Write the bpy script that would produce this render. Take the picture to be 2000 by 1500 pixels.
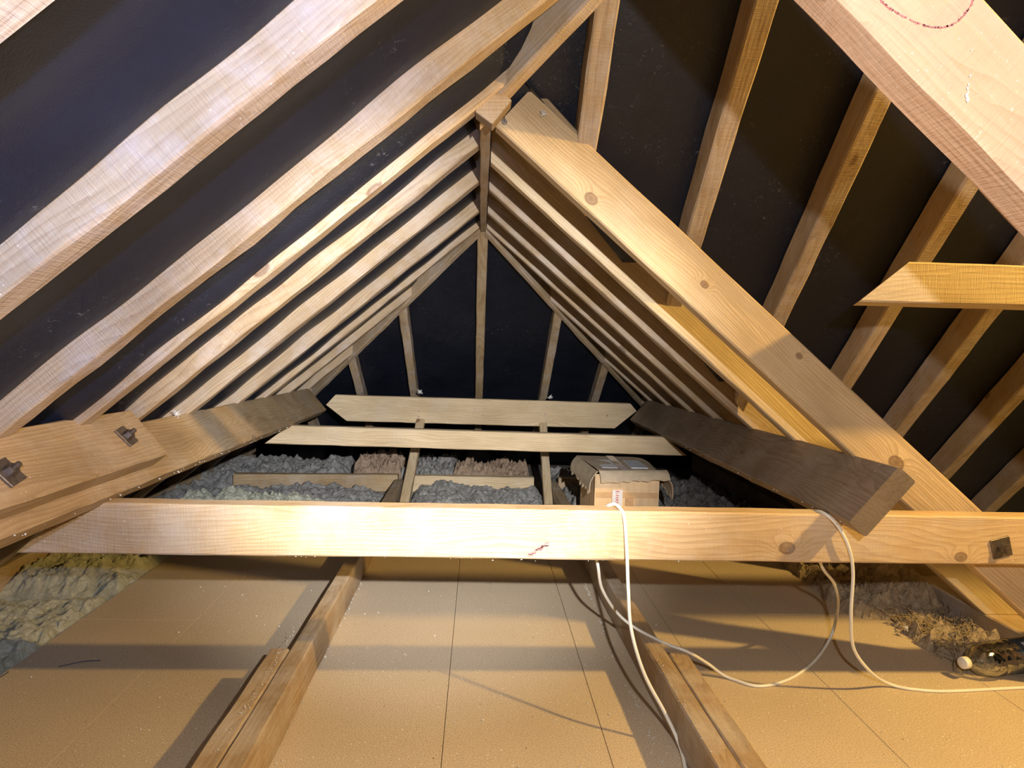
import bpy, bmesh, math, random
from mathutils import Vector, Matrix, noise
random.seed(7)
S = bpy.context.scene
for o in list(bpy.data.objects): bpy.data.objects.remove(o)
COL = S.collection

# ------------------------------------------------------------------ camera
FPX = 1300.0
cd = bpy.data.cameras.new('camera'); cam = bpy.data.objects.new('camera', cd); COL.objects.link(cam)
cd.sensor_width = 36; cd.lens = 36 * FPX / 2000; cd.clip_start = 0.02; cd.clip_end = 60
yc = Vector((938 - 1000, 750 - 665, -FPX)).normalized()
ro = math.radians(1.6); sr, cr = math.sin(ro), math.cos(ro)
zc = Vector((sr, cr, -(sr * yc.x + cr * yc.y) / yc.z)).normalized()
xc = yc.cross(zc)
RW = Matrix((xc, yc, zc))            # rows: world axes in camera space -> world_from_cam
CAM = Vector((0, 0, .8))
cam.matrix_world = Matrix.Translation(CAM) @ RW.to_4x4()
S.camera = cam

# ------------------------------------------------------------------ world, lights, exposure
w = bpy.data.worlds.new('dark loft'); S.world = w; w.use_nodes = True
w.node_tree.nodes['Background'].inputs[0].default_value = (.75, .8, 1, 1)
w.node_tree.nodes['Background'].inputs[1].default_value = .004
S.view_settings.view_transform = 'Standard'; S.view_settings.look = 'None'
S.view_settings.exposure = 0.0; S.view_settings.gamma = 1.0; S.view_settings.use_curve_mapping = False

def lamp(name, kind, loc, power, color, size, target=None, spot=None, blend=.5):
    l = bpy.data.lights.new(name, kind); l.energy = power; l.color = color; l.shadow_soft_size = size
    if spot: l.spot_size = math.radians(spot); l.spot_blend = blend
    o = bpy.data.objects.new(name, l); COL.objects.link(o); o.location = loc
    if target is not None:
        o.rotation_euler = (Vector(target) - Vector(loc)).to_track_quat('-Z', 'Y').to_euler()
    return o
TL = (.19, -.02, .96)
lamp('torch_light', 'SPOT', TL, 370, (1.0, .98, .94), .010, (-.03, 1.40, .67), 50, 1.0)
lamp('torch_light', 'SPOT', TL, 46, (1.0, .94, .88), .010, (.30, 1.40, .60), 150, .9)
lamp('phone_light', 'SPOT', (.0, -.08, .92), 88, (.42, .55, 1.0), .010, (-.80, .90, 1.14), 88, 1.0)
lamp('work_lamp_light', 'POINT', (2.0, .60, 1.88), 235, (1.0, .63, .17), .04)

# ------------------------------------------------------------------ helpers
def onplane0(px, py, y):
    q = RW @ Vector((px - 1000, 750 - py, -FPX)); return CAM + q * (y / q.y)
def tag(o, label=None, cat=None, group=None, kind=None):
    if label: o['label'] = label
    if cat: o['category'] = cat
    if group: o['group'] = group
    if kind: o['kind'] = kind
    return o

def link(name, me, mat=None, parent=None):
    o = bpy.data.objects.new(name, me); COL.objects.link(o)
    if mat: me.materials.append(mat)
    if parent: o.parent = parent
    return o

def from_bm(name, bm, mat=None, parent=None, smooth=False):
    me = bpy.data.meshes.new(name); bm.normal_update(); bm.to_mesh(me); bm.free()
    if smooth:
        for p in me.polygons: p.use_smooth = True
    return link(name, me, mat, parent)

def bmbox(bm, lo, hi, M=None):
    v = [Vector((x, y, z)) for x in (lo[0], hi[0]) for y in (lo[1], hi[1]) for z in (lo[2], hi[2])]
    if M: v = [M @ p for p in v]
    vs = [bm.verts.new(p) for p in v]
    for f in ((0, 1, 3, 2), (4, 6, 7, 5), (0, 4, 5, 1), (2, 3, 7, 6), (0, 2, 6, 4), (1, 5, 7, 3)):
        bm.faces.new([vs[i] for i in f])

# ------------------------------------------------------------------ materials
class NT:
    def __init__(s, name):
        s.m = bpy.data.materials.new(name); s.m.use_nodes = True
        s.t = s.m.node_tree; s.b = s.t.nodes['Principled BSDF']
    def n(s, typ, ins=None, **kw):
        nd = s.t.nodes.new(typ)
        for k, v in kw.items(): setattr(nd, k, v)
        for k, v in (ins or {}).items():
            if isinstance(v, bpy.types.NodeSocket): s.t.links.new(v, nd.inputs[k])
            else: nd.inputs[k].default_value = v
        return nd
    def math(s, op, a, b=None, c=None, clamp=False):
        ins = {0: a}
        if b is not None: ins[1] = b
        if c is not None: ins[2] = c
        nd = s.n('ShaderNodeMath', ins, operation=op); nd.use_clamp = clamp
        return nd.outputs[0]
    def ramp(s, fac, stops):
        nd = s.n('ShaderNodeValToRGB', {0: fac}); cr_ = nd.color_ramp
        while len(cr_.elements) < len(stops): cr_.elements.new(.5)
        for e, (p, c) in zip(cr_.elements, stops):
            e.position = p; e.color = (*c, 1) if len(c) == 3 else c
        return nd.outputs[0]
    def mix(s, fac, a, b, mode='MIX'):
        nd = s.n('ShaderNodeMix', data_type='RGBA', blend_type=mode)
        for k, v in ((0, fac), (6, a), (7, b)):
            if isinstance(v, bpy.types.NodeSocket): s.t.links.new(v, nd.inputs[k])
            else: nd.inputs[k].default_value = v if k == 0 else (*v, 1)
        return nd.outputs[2]
    def set(s, **kw):
        for k, v in kw.items():
            k = k.replace('_', ' ')
            if isinstance(v, bpy.types.NodeSocket): s.t.links.new(v, s.b.inputs[k])
            else: s.b.inputs[k].default_value = v
        return s.m
G = (lambda v: (v, v, v))

def wood(name, light, dark, rough=.62, kn=.72, dust=.35, bump=.5, knots=(), saw=.35, ring=34.0, dustcol=(.62, .60, .58)):
    t = NT(name)
    tc = t.n('ShaderNodeTexCoord').outputs['Object']
    rnd = t.n('ShaderNodeObjectInfo').outputs['Random']
    off = t.n('ShaderNodeCombineXYZ', {0: t.math('MULTIPLY', rnd, 37.0), 1: t.math('MULTIPLY', rnd, 1.7), 2: t.math('MULTIPLY', rnd, 2.3)}).outputs[0]
    p = t.n('ShaderNodeVectorMath', {0: tc, 1: off}, operation='ADD').outputs[0]
    stretch = t.n('ShaderNodeVectorMath', {0: p, 1: (.9, 4.5, 4.5)}, operation='MULTIPLY').outputs[0]
    big = t.n('ShaderNodeTexNoise', {'Vector': stretch, 'Scale': 1.6, 'Detail': 2.0}).outputs[0]
    # scattered knots
    kv = t.n('ShaderNodeVectorMath', {0: p, 1: (4.2, 8.5, 8.5)}, operation='MULTIPLY').outputs[0]
    vn = t.n('ShaderNodeTexVoronoi', {'Vector': kv, 'Scale': 1.0, 'Randomness': 1.0})
    sel_ = t.n('ShaderNodeSeparateColor', {0: vn.outputs['Color']}).outputs[0]
    kd = t.math('ADD', t.math('MULTIPLY', vn.outputs['Distance'], 1.15), t.math('MULTIPLY', t.math('LESS_THAN', sel_, kn), 1.0))
    for (kx, ky, kz, r) in knots:
        d = t.n('ShaderNodeVectorMath', {0: tc, 1: (kx, ky, kz)}, operation='SUBTRACT').outputs[0]
        d = t.n('ShaderNodeVectorMath', {0: d, 1: (.75, .0 if r > 0 else 1, 1)}, operation='MULTIPLY').outputs[0]
        L = t.n('ShaderNodeVectorMath', {0: d}, operation='LENGTH').outputs['Value']
        kd = t.math('MINIMUM', kd, t.math('MULTIPLY', L, .11 / abs(r)))
    halo = t.math('POWER', t.math('SUBTRACT', 1.0, t.math('MULTIPLY', kd, 2.2), clamp=True), 2.0)
    sp = t.n('ShaderNodeSeparateXYZ', {0: p})
    yz = t.n('ShaderNodeCombineXYZ', {0: t.math('MULTIPLY', sp.outputs[0], .12), 1: sp.outputs[1], 2: sp.outputs[2]}).outputs[0]
    L = t.math('ADD', t.math('MULTIPLY', sp.outputs[2], 1.0), t.math('MULTIPLY', sp.outputs[1], .55))
    ph = t.math('ADD', t.math('MULTIPLY', L, ring * 3.2), t.math('ADD', t.math('MULTIPLY', big, 17.0), t.math('MULTIPLY', halo, 5.0)))
    fine = t.n('ShaderNodeTexNoise', {'Vector': t.n('ShaderNodeVectorMath', {0: p, 1: (6, 160, 160)}, operation='MULTIPLY').outputs[0], 'Scale': 1.0, 'Detail': 3.0}).outputs[0]
    ph = t.math('ADD', ph, t.math('MULTIPLY', fine, .5))
    wv = t.math('FRACT', ph)
    rg = t.math('POWER', wv, 2.2)
    col = t.mix(t.math('MULTIPLY', rg, .75), light, dark)
    col = t.mix(t.math('MULTIPLY', t.math('SUBTRACT', fine, .45, clamp=True), 1.6, clamp=True), col, dark)
    blot = t.n('ShaderNodeTexNoise', {'Vector': t.n('ShaderNodeVectorMath', {0: p, 1: (3, 9, 9)}, operation='MULTIPLY').outputs[0], 'Scale': 1.0, 'Detail': 4.0, 'Roughness': .6}).outputs[0]
    col = t.mix(t.ramp(blot, ((.38, G(0)), (.72, G(.55)))), col, tuple(c * .62 for c in dark))
    # knot core
    kc = t.ramp(kd, ((.0, G(1)), (.07, G(.75)), (.11, G(.95)), (.135, G(0))))
    col = t.mix(t.math('MULTIPLY', kc, .8), col, (.13, .06, .025))
    # dust film and specks
    dn = t.n('ShaderNodeTexNoise', {'Vector': tc, 'Scale': 5.0, 'Detail': 5.0, 'Roughness': .7}).outputs[0]
    col = t.mix(t.math('MULTIPLY', t.ramp(dn, ((.45, G(0)), (.75, G(1)))), dust), col, dustcol)
    sn = t.n('ShaderNodeTexNoise', {'Vector': tc, 'Scale': 260.0, 'Detail': 1.0}).outputs[0]
    sel = t.n('ShaderNodeTexNoise', {'Vector': tc, 'Scale': 7.0, 'Detail': 2.0}).outputs[0]
    sk = t.math('MULTIPLY', t.math('GREATER_THAN', sn, .74), t.math('GREATER_THAN', sel, .50))
    col = t.mix(t.math('MULTIPLY', sk, .7), col, (.8, .78, .72))
    on = t.n('ShaderNodeVectorTransform', {0: t.n('ShaderNodeNewGeometry').outputs['True Normal']}, vector_type='NORMAL', convert_from='WORLD', convert_to='OBJECT').outputs[0]
    nx = t.math('ABSOLUTE', t.n('ShaderNodeSeparateXYZ', {0: on}).outputs[0])
    col = t.mix(t.math('MULTIPLY', t.math('GREATER_THAN', nx, .5), .65), col, tuple(c * .5 for c in dark))
    hb = t.math('ADD', t.math('MULTIPLY', fine, .9), t.math('MULTIPLY', rg, .35))
    sw = t.n('ShaderNodeTexNoise', {'Vector': t.n('ShaderNodeVectorMath', {0: p, 1: (420, 30, 30)}, operation='MULTIPLY').outputs[0], 'Scale': 1.0, 'Detail': 2.0}).outputs[0]
    hb = t.math('ADD', hb, t.math('MULTIPLY', sw, saw * 2.4))
    bp = t.n('ShaderNodeBump', {'Height': hb, 'Distance': .0022, 'Strength': bump}).outputs[0]
    return t.set(Base_Color=col, Roughness=rough, Normal=bp, Specular_IOR_Level=.35)

W_TAN = wood('sawn pine', (.53, .40, .255), (.35, .235, .13), dust=.6, dustcol=(.60, .56, .58))
W_PALE = wood('pale sawn pine', (.73, .59, .39), (.52, .37, .20), dust=.2)
W_BIG = wood('pale planed pine', (.66, .50, .31), (.42, .28, .13), dust=.12, kn=1.1, ring=46, knots=((.238, .0, .024, .011), (.551, .0, .055, .007), (.82, 0, .082, .006), (1.158, 0, .054, .014)))
W_BIND = wood('pale pine binder', (.66, .49, .30), (.48, .32, .17), dust=.5, saw=.25, kn=1.1, knots=((1.624, 0, .032, .0125), (2.018, 0, .017, .010)))
W_BROWN = wood('dark stained pine', (.34, .265, .20), (.20, .145, .10), dust=.25, saw=.15, ring=26)
W_PURL = wood('brown pine purlin', (.47, .345, .195), (.30, .195, .10), dust=.3, saw=.2, ring=30)
W_FLOORB = wood('dusty brown pine', (.43, .31, .19), (.27, .18, .095), dust=.5, saw=.3)
W_PINK = wood('pinkish sawn pine', (.70, .47, .32), (.60, .37, .235), dust=.15, saw=.7, ring=16, knots=())

def simple(name, col, rough=.7, metal=0, noise_scale=None, amt=.2, bump=0, bscale=60):
    t = NT(name)
    kw = dict(Roughness=rough, Metallic=metal)
    tc = t.n('ShaderNodeTexCoord').outputs['Object']
    if noise_scale:
        n_ = t.n('ShaderNodeTexNoise', {'Vector': tc, 'Scale': noise_scale, 'Detail': 5.0, 'Roughness': .65}).outputs[0]
        kw['Base_Color'] = t.mix(t.ramp(n_, ((.3, G(0)), (.7, G(1)))), tuple(c * (1 - amt) for c in col), tuple(min(1, c * (1 + amt)) for c in col))
    else: kw['Base_Color'] = (*col, 1)
    if bump:
        n2 = t.n('ShaderNodeTexNoise', {'Vector': tc, 'Scale': bscale, 'Detail': 6.0, 'Roughness': .7}).outputs[0]
        kw['Normal'] = t.n('ShaderNodeBump', {'Height': n2, 'Distance': .004, 'Strength': bump}).outputs[0]
    return t.set(**kw)

def felt_mat():
    t = NT('black roofing felt')
    tc = t.n('ShaderNodeTexCoord').outputs['Object']
    n1 = t.n('ShaderNodeTexNoise', {'Vector': tc, 'Scale': 3.0, 'Detail': 6.0, 'Roughness': .7}).outputs[0]
    col = t.mix(t.ramp(n1, ((.35, G(0)), (.7, G(1)))), (.004, .0065, .015), (.011, .014, .026))
    n2 = t.n('ShaderNodeTexNoise', {'Vector': tc, 'Scale': 75.0, 'Detail': 5.0, 'Roughness': .8, 'Distortion': 1.5}).outputs[0]
    n3 = t.n('ShaderNodeTexNoise', {'Vector': tc, 'Scale': 5.5, 'Detail': 3.0}).outputs[0]
    sc = t.math('MULTIPLY', t.ramp(n2, ((.60, G(0)), (.68, G(1)))), t.ramp(n3, ((.48, G(0)), (.66, G(1)))))
    col = t.mix(t.math('MULTIPLY', sc, .45), col, (.35, .36, .38))
    fb = t.n('ShaderNodeTexNoise', {'Vector': tc, 'Scale': 420.0, 'Detail': 2.0}).outputs[0]
    wr = t.n('ShaderNodeTexNoise', {'Vector': tc, 'Scale': 14.0, 'Detail': 3.0}).outputs[0]
    bp = t.n('ShaderNodeBump', {'Height': t.math('ADD', t.math('MULTIPLY', fb, .25), t.math('MULTIPLY', wr, 1.2)), 'Distance': .005, 'Strength': .5}).outputs[0]
    return t.set(Base_Color=col, Roughness=.46, Normal=bp, Specular_IOR_Level=.5)
FELT = felt_mat()

def chip_mat():
    t = NT('chipboard')
    tc = t.n('ShaderNodeTexCoord').outputs['Object']
    n1 = t.n('ShaderNodeTexNoise', {'Vector': tc, 'Scale': 330.0, 'Detail': 3.0, 'Roughness': .7}).outputs[0]
    col = t.ramp(n1, ((.33, (.38, .29, .20)), (.5, (.59, .485, .36)), (.68, (.74, .64, .50))))
    n2 = t.n('ShaderNodeTexNoise', {'Vector': tc, 'Scale': 2.2, 'Detail': 4.0}).outputs[0]
    col = t.mix(t.ramp(n2, ((.35, G(0)), (.7, G(.3)))), col, (.40, .31, .22))
    n3 = t.n('ShaderNodeTexNoise', {'Vector': tc, 'Scale': 120.0, 'Detail': 2.0}).outputs[0]
    col = t.mix(t.math('GREATER_THAN', n3, .74), col, (.20, .13, .08))
    n4 = t.n('ShaderNodeTexNoise', {'Vector': tc, 'Scale': 190.0, 'Detail': 0.0}).outputs[0]
    n5 = t.n('ShaderNodeTexNoise', {'Vector': tc, 'Scale': 3.2, 'Detail': 3.0}).outputs[0]
    sp = t.math('MULTIPLY', t.math('GREATER_THAN', n4, .79), t.math('GREATER_THAN', n5, .5))
    col = t.mix(sp, col, (.85, .82, .75))
    bp = t.n('ShaderNodeBump', {'Height': n1, 'Distance': .001, 'Strength': .35}).outputs[0]
    return t.set(Base_Color=col, Roughness=.6, Normal=bp, Specular_IOR_Level=.3)
CHIP = chip_mat()

def wool_mat(name, c1, c2, speck=.5):
    t = NT(name)
    tc = t.n('ShaderNodeTexCoord').outputs['Object']
    n1 = t.n('ShaderNodeTexNoise', {'Vector': tc, 'Scale': 22.0, 'Detail': 8.0, 'Roughness': .75, 'Distortion': 1.2}).outputs[0]
    col = t.ramp(n1, ((.32, c1), (.68, c2)))
    n2 = t.n('ShaderNodeTexNoise', {'Vector': tc, 'Scale': 210.0, 'Detail': 1.0}).outputs[0]
    col = t.mix(t.math('MULTIPLY', t.math('GREATER_THAN', n2, .70), speck), col, (.85, .85, .83))
    n3 = t.n('ShaderNodeTexNoise', {'Vector': tc, 'Scale': 70.0, 'Detail': 6.0, 'Roughness': .8, 'Distortion': 2.0}).outputs[0]
    bp = t.n('ShaderNodeBump', {'Height': n3, 'Distance': .010, 'Strength': 1.0}).outputs[0]
    return t.set(Base_Color=col, Roughness=.9, Normal=bp, Specular_IOR_Level=.15)
WOOL_Y = wool_mat('pale glass wool', (.56, .58, .42), (.90, .92, .80), .2)
WOOL_G = wool_mat('grey dusty wool', (.24, .235, .225), (.60, .60, .60), .9)
WOOL_B = wool_mat('brown mineral wool', (.48, .36, .23), (.84, .70, .52), .3)
WOOL_P = wool_mat('tan mineral wool', (.36, .25, .17), (.66, .50, .38), .7)
METAL = simple('dark steel', (.20, .17, .15), .42, .85, 90, .35, .3, 150)
PVC = simple('white cable sheath', (.80, .79, .74), .38, 0, 20, .04)
CARD = simple('corrugated cardboard', (.60, .43, .26), .75, 0, 18, .10, .15, 80)
CARD_G = simple('dusty cardboard', (.40, .325, .235), .85, 0, 22, .14, .2, 80)
WHITE = simple('white sticker paper', (.60, .62, .70), .4, 0, 30, .05)
RED = simple('red print', (.45, .02, .02), .6)
BLACK = simple('black print', (.06, .06, .08), .6)
PINK = simple('red crayon', (.52, .21, .22), .7, 0, 160, .4)
TAPE = simple('parcel tape', (.50, .33, .19), .22, 0, 40, .1)
TUFT = simple('white fluff', (.62, .62, .61), .9)
PLASTB = simple('old plasterboard', (.30, .27, .24), .9, 0, 4, .2)
NAVY = simple('dark blue label', (.03, .05, .075), .35)

# ------------------------------------------------------------------ roof geometry
T, TM = .84, 1.05            # wing pitch, main slope pitch
H = 1.28                     # underside of rafters at the wing ridge
YJ, YA = 1.42, 2.84          # hip junction, far apex of the wing ridge
HB = 1.15                    # plan run of far hips
TE = T / HB
SLc, SLs = 1 / math.hypot(1, T), T / math.hypot(1, T)
def zl(x): return H + T * x            # left slope
def zr(x): return H - T * x            # wing right slope
def zm(y): return H - TM * (y - YJ)    # main far slope
def ze(y): return H - TE * (y - YA)    # hip end slope
ZP = .066                    # top of wall plate

def beam(name, p0, p1, up, w, h, mat, cut0=None, cut1=None, side=0.0, jit=.0012, parent=None, seg=.05, hang=0.0, bow=0.0):
    """timber: p0-p1 runs along the middle of its bottom face; up gives the side where h goes."""
    p0 = Vector(p0); p1 = Vector(p1); ax = (p1 - p0); L = ax.length; ax.normalize()
    up = Vector(up); up = (up - ax * up.dot(ax)).normalized(); yy = up.cross(ax)
    M = Matrix((ax, yy, up)).transposed().to_4x4(); M.translation = p0 + yy * side - up * hang
    Mi = M.inverted(); seed = random.random() * 100
    c = min(.0035, w * .12)
    prof = [(-w / 2 + c, 0), (w / 2 - c, 0), (w / 2, c), (w / 2, h - c), (w / 2 - c, h), (-w / 2 + c, h), (-w / 2, h - c), (-w / 2, c)]
    def xat(cut, y, z, default):
        if cut is None: return default
        co, no = Mi @ Vector(cut[0]), (Mi.to_3x3() @ Vector(cut[1]))
        if abs(no.x) < 1e-6: return default
        return co.x - (no.y * (y - co.y) + no.z * (z - co.z)) / no.x
    n = max(3, int(L / seg)); bm = bmesh.new(); rings = []
    for i in range(n + 1):
        u = i / n; r = []
        for k, (y, z) in enumerate(prof):
            a, b = xat(cut0, y, z, 0.0), xat(cut1, y, z, L)
            x = a + (b - a) * u
            q = Vector((x * 9 + seed, k * 3.1 + seed, 0))
            jy, jz = noise.noise(q) * jit, noise.noise(q + Vector((0, 50, 9))) * jit
            bz = bow * math.sin(math.pi * u)
            r.append(bm.verts.new((x, y + (jy if 0 < i < n else 0), z + (jz if 0 < i < n else 0) + bz)))
        rings.append(r)
    for i in range(n):
        for k in range(8):
            bm.faces.new((rings[i][k], rings[i][(k + 1) % 8], rings[i + 1][(k + 1) % 8], rings[i + 1][k]))
    bm.faces.new(rings[0][::-1]); bm.faces.new(rings[-1])
    bmesh.ops.recalc_face_normals(bm, faces=bm.faces)
    o = from_bm(name, bm, mat, parent)
    o.matrix_world = M
    return o

def grid(name, nu, nv, fn, mat, thick=.0015, smooth=True):
    bm = bmesh.new(); g = []
    for i in range(nu + 1):
        g.append([bm.verts.new(fn(i / nu, j / nv)) for j in range(nv + 1)])
    for i in range(nu):
        for j in range(nv):
            bm.faces.new((g[i][j], g[i + 1][j], g[i + 1][j + 1], g[i][j + 1]))
    o = from_bm(name, bm, mat, None, smooth)
    if thick:
        md = o.modifiers.new('sheet', 'SOLIDIFY'); md.thickness = thick; md.offset = 1
    return o

ORD = ['first', 'second', 'third', 'fourth', 'fifth', 'sixth', 'seventh', 'eighth', 'ninth', 'tenth', 'eleventh', 'twelfth']
RW_ = .045
# left slope rafters
left = [(.450, .10, .060), (.772, .10, .048), (1.12, .10, .045), (1.365, .10, .018), (1.635, .10, .034), (2.0, .10, .038), (2.45, .10, .042), (2.80, .10, .022), (3.20, .10, .035), (3.60, .10, .04), (3.95, .10, .05)]
for i, (y, d, c) in enumerate(left):
    yc_ = y + RW_ / 2
    dep = .082
    if yc_ < YJ:
        xt = (YJ - yc_) / (T / TM); cut = ((xt - .02, yc_, 0), (T, TM, 0))
    elif yc_ < YA: xt = 0; cut = ((-.014, 0, 0), (1, 0, 0))
    else:
        xt = -(yc_ - YA) / HB; cut = ((xt - .018, yc_, 0), (HB, 1, 0))
    xb = -1.50
    o = beam('rafter', (xb, yc_, zl(xb)), (xt, yc_, zl(xt)), (-SLs, 0, SLc), RW_, dep, W_TAN, ((0, 0, ZP), (0, 0, 1)), cut, jit=.004, bow=random.uniform(-.002, .002))
    desc = ['only a corner of it showing at the top left', 'wide, bright, crossing the top left corner', 'long and pale, ending on the left edge of the picture', 'slim, meeting the near end of the ridge board', 'grey lit, just below the slim one', 'with brown dusty face', 'above the dark strip of felt', 'thin, ending at the far apex', 'short, meeting the upper part of the hip rafter', 'short, meeting the lower part of the hip rafter', 'very short, behind the end of the left purlin'][i]
    tag(o, f'{ORD[i]} left slope rafter, {desc}', 'rafter', 'rafters of the left slope')

# wing right slope rafters
right = [1.465, 1.775, 2.09, 2.47, 2.80, 3.20, 3.60, 3.95]
for i, y in enumerate(right):
    yc_ = y + RW_ / 2
    if yc_ < YA: xt = 0; cut = ((.016, 0, 0), (1, 0, 0))
    else: xt = (yc_ - YA) / HB; cut = ((xt + .018, yc_, 0), (HB, -1, 0))
    if i == 0:
        o = beam('rafter', (.036, yc_, zr(.036)), (1.50, yc_, zr(1.50)), (SLs, 0, SLc), RW_, .108, W_BIG, ((.03, yc_, 1.27), (1, 0, -.9)), ((0, 0, ZP), (0, 0, 1)), jit=.001)
        BIGR = o
    else:
        o = beam('rafter', (xt, yc_, zr(xt)), (1.50, yc_, zr(1.50)), (SLs, 0, SLc), RW_, .10 if i < 3 else .085, W_PALE if i == 1 else W_TAN, cut, ((0, 0, ZP), (0, 0, 1)), jit=.002)
    desc = ['big pale rafter with a nail at its top, crossing the right half of the picture', 'right slope rafter directly behind the big pale one, upper half glowing orange', 'narrow right slope rafter, second behind the big pale one', 'narrow right slope rafter, third behind the big pale one', 'thin right slope rafter starting at the far apex', 'short thin right slope rafter meeting the far right hip high up', 'short thin right slope rafter meeting the far right hip halfway down', 'very short right slope rafter behind the far end of the right purlin'][i]
    tag(o, desc, 'rafter', 'rafters of the right slope')

# main far slope rafters on the right
mainx = [.21, .507, .81, 1.11, 1.39, 1.68, 1.985, 2.28, 2.58]
MSc, MSs = 1 / math.hypot(1, TM), TM / math.hypot(1, TM)
YR = .05
for i, x in enumerate(mainx):
    xc_ = x + .012
    yt = max(YJ - xc_ * T / TM, YR) ; yb = min(YJ + xc_ * T / TM, 2.58)
    cut0 = ((xc_, yt + .022, 0), (T, TM, 0)) if yt > YR else None
    cut1 = ((xc_, yb - .022, 0), (T, -TM, 0)) if yb < 2.58 else ((0, 0, ZP), (0, 0, 1))
    o = beam('rafter', (xc_, yt, zm(yt)), (xc_, yb, zm(yb)), (0, MSs, MSc), .045, .078, W_TAN, cut0, cut1, jit=.003)
    desc = ['short rafter beside the hip board, ending behind the big pale rafter', 'long rafter with orange lit middle, second to the right of the hip board', 'long rafter coming out from under the lower edge of the near beam', 'rafter passing behind the slanted sawn end of the yellow tie', 'rafter below the yellow tie, near its right end', 'brown rafter leaving the picture at the middle of the right edge', 'low brown rafter just above the cross beam at the right edge', 'low rafter just outside the right edge of the picture', 'last low rafter well outside the right edge'][i]
    tag(o, desc, 'rafter', 'rafters of the far right slope')

# ridge board, hips, valley
o = beam('ridge_board', (0, YJ + .02, H - .022), (0, YA, H - .022), (0, 0, 1), .024, .15, W_TAN, jit=.002)
tag(o, 'thin dark ridge board on edge between the rafter tops, running to the far apex', 'ridge board')
hd = Vector((1, -T / TM, T))
o = beam('hip_board', Vector((-.005, YJ + .005, H - .02)), Vector((0, YJ, H - .012)) + hd * 1.4, (0, 0, 1), .038, .13, W_TAN, ((-.012, 0, 0), (1, 0, 0)), jit=.002)
tag(o, 'hip board rising from the near ridge board end to the top of the picture', 'hip board')
for sgn, nm in ((-1, 'left'), (1, 'right')):
    d = Vector((sgn, HB, -T))
    o = beam('hip_rafter', Vector((0, YA, H - .02)) + d * .008, Vector((0, YA, H - .02)) + d * 1.36, (0, 0, 1), .028, .11, W_TAN, ((sgn * .012, 0, 0), (1, 0, 0)), jit=.003)
    tag(o, f'dusty hip rafter falling from the far apex to the end of the {nm} purlin', 'hip rafter', 'hip rafters of the far end')
fa, fb_ = onplane0(1012, 172, 1.488), onplane0(1128, 300, 1.488)
o = beam('fillet_board', fa, fb_, (.7, 0, .7), .026, .030, W_PURL, jit=.001)
tag(o, 'small orange brown board peeping out above the top end of the big pale rafter', 'board')
bm = bmesh.new()
q_ = [(940, 181), (985, 184), (1000, 196), (962, 243), (928, 218)]
fr_ = [bm.verts.new(onplane0(x, y, 1.372)) for x, y in q_]; bk_ = [bm.verts.new(onplane0(x, y, 1.372) + Vector((0, .045, 0))) for x, y in q_]
bm.faces.new(fr_); bm.faces.new(bk_[::-1])
for k in range(5): bm.faces.new((fr_[k], fr_[(k + 1) % 5], bk_[(k + 1) % 5], bk_[k]))
bmesh.ops.recalc_face_normals(bm, faces=bm.faces)
o = from_bm('packing_block', bm, W_TAN); md = o.modifiers.new('edge', 'BEVEL'); md.width = .0015
tag(o, 'small grey wooden block where ridge board, hip board and rafters meet', 'block')
# hip end jacks
for x in (0, -.385, .385, -.70, .70, -1.06, 1.06, -1.36, 1.36):
    yt = YA + HB * abs(x) + .02; yb = YA + (H - ZP) / TE
    d_ = {0: 'central upright rafter of the far hip end, directly below the apex', -.385: 'hip end rafter just left of the central one', .385: 'far hip end rafter just right of the central one',
          -.70: 'far hip end rafter, second left of the central one', .70: 'far hip end rafter, second right of the central one', -1.06: 'far hip end rafter seen only below the left half of the tie beams', 1.06: 'far hip end rafter behind the cardboard carton side, third right of centre', -1.36: 'leaning stub of a rafter rising from the wool at the far left', 1.36: 'last short far hip end rafter at the far right'}[x]
    up = Vector((0, TE, 1)).normalized()
    o = beam('jack_rafter', (x, yt, ze(yt)), (x, min(yb, 4.6), ze(min(yb, 4.6))), up, .044, .07, W_TAN if x else W_PURL, None if x == 0 else ((x, yt, 0), (-math.copysign(HB, x), 1, 0)), None, jit=.002)
    tag(o, d_, 'rafter', 'rafters of the far hip end')

# felt sheets
edges = [(-.35, .06)] + [(y, c) for (y, d, c) in left]
def lf_depth(y, x):
    dep = .084
    prev_b = -.6; prev_c = .06
    for (yf, c) in edges:
        yb = yf + RW_
        wv = noise.noise(Vector((x * 3.3, yf * 5, 1))) * .009 * (1.5 - min(1, yf / 3)) + noise.noise(Vector((x * 9, yf * 3, 4))) * .004
        cc = max(.012, c + wv)
        if y < yf - .004:
            u = (y - prev_b) / max(.01, yf - .004 - prev_b); u = min(1, max(0, u))
            us = max(0, (u - .62) / .38); s = us * us * (3 - 2 * us)
            belly = math.sin(math.pi * u) * (.012 + .012 * noise.noise(Vector((x * 2.2, yf, 7))))
            return .086 * (1 - s) + cc * s - belly + .006 * noise.noise(Vector((x * 6, y * 9, 2)))
        if y <= yb + .004: return dep
        prev_b = yb + .004
    return dep
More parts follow.
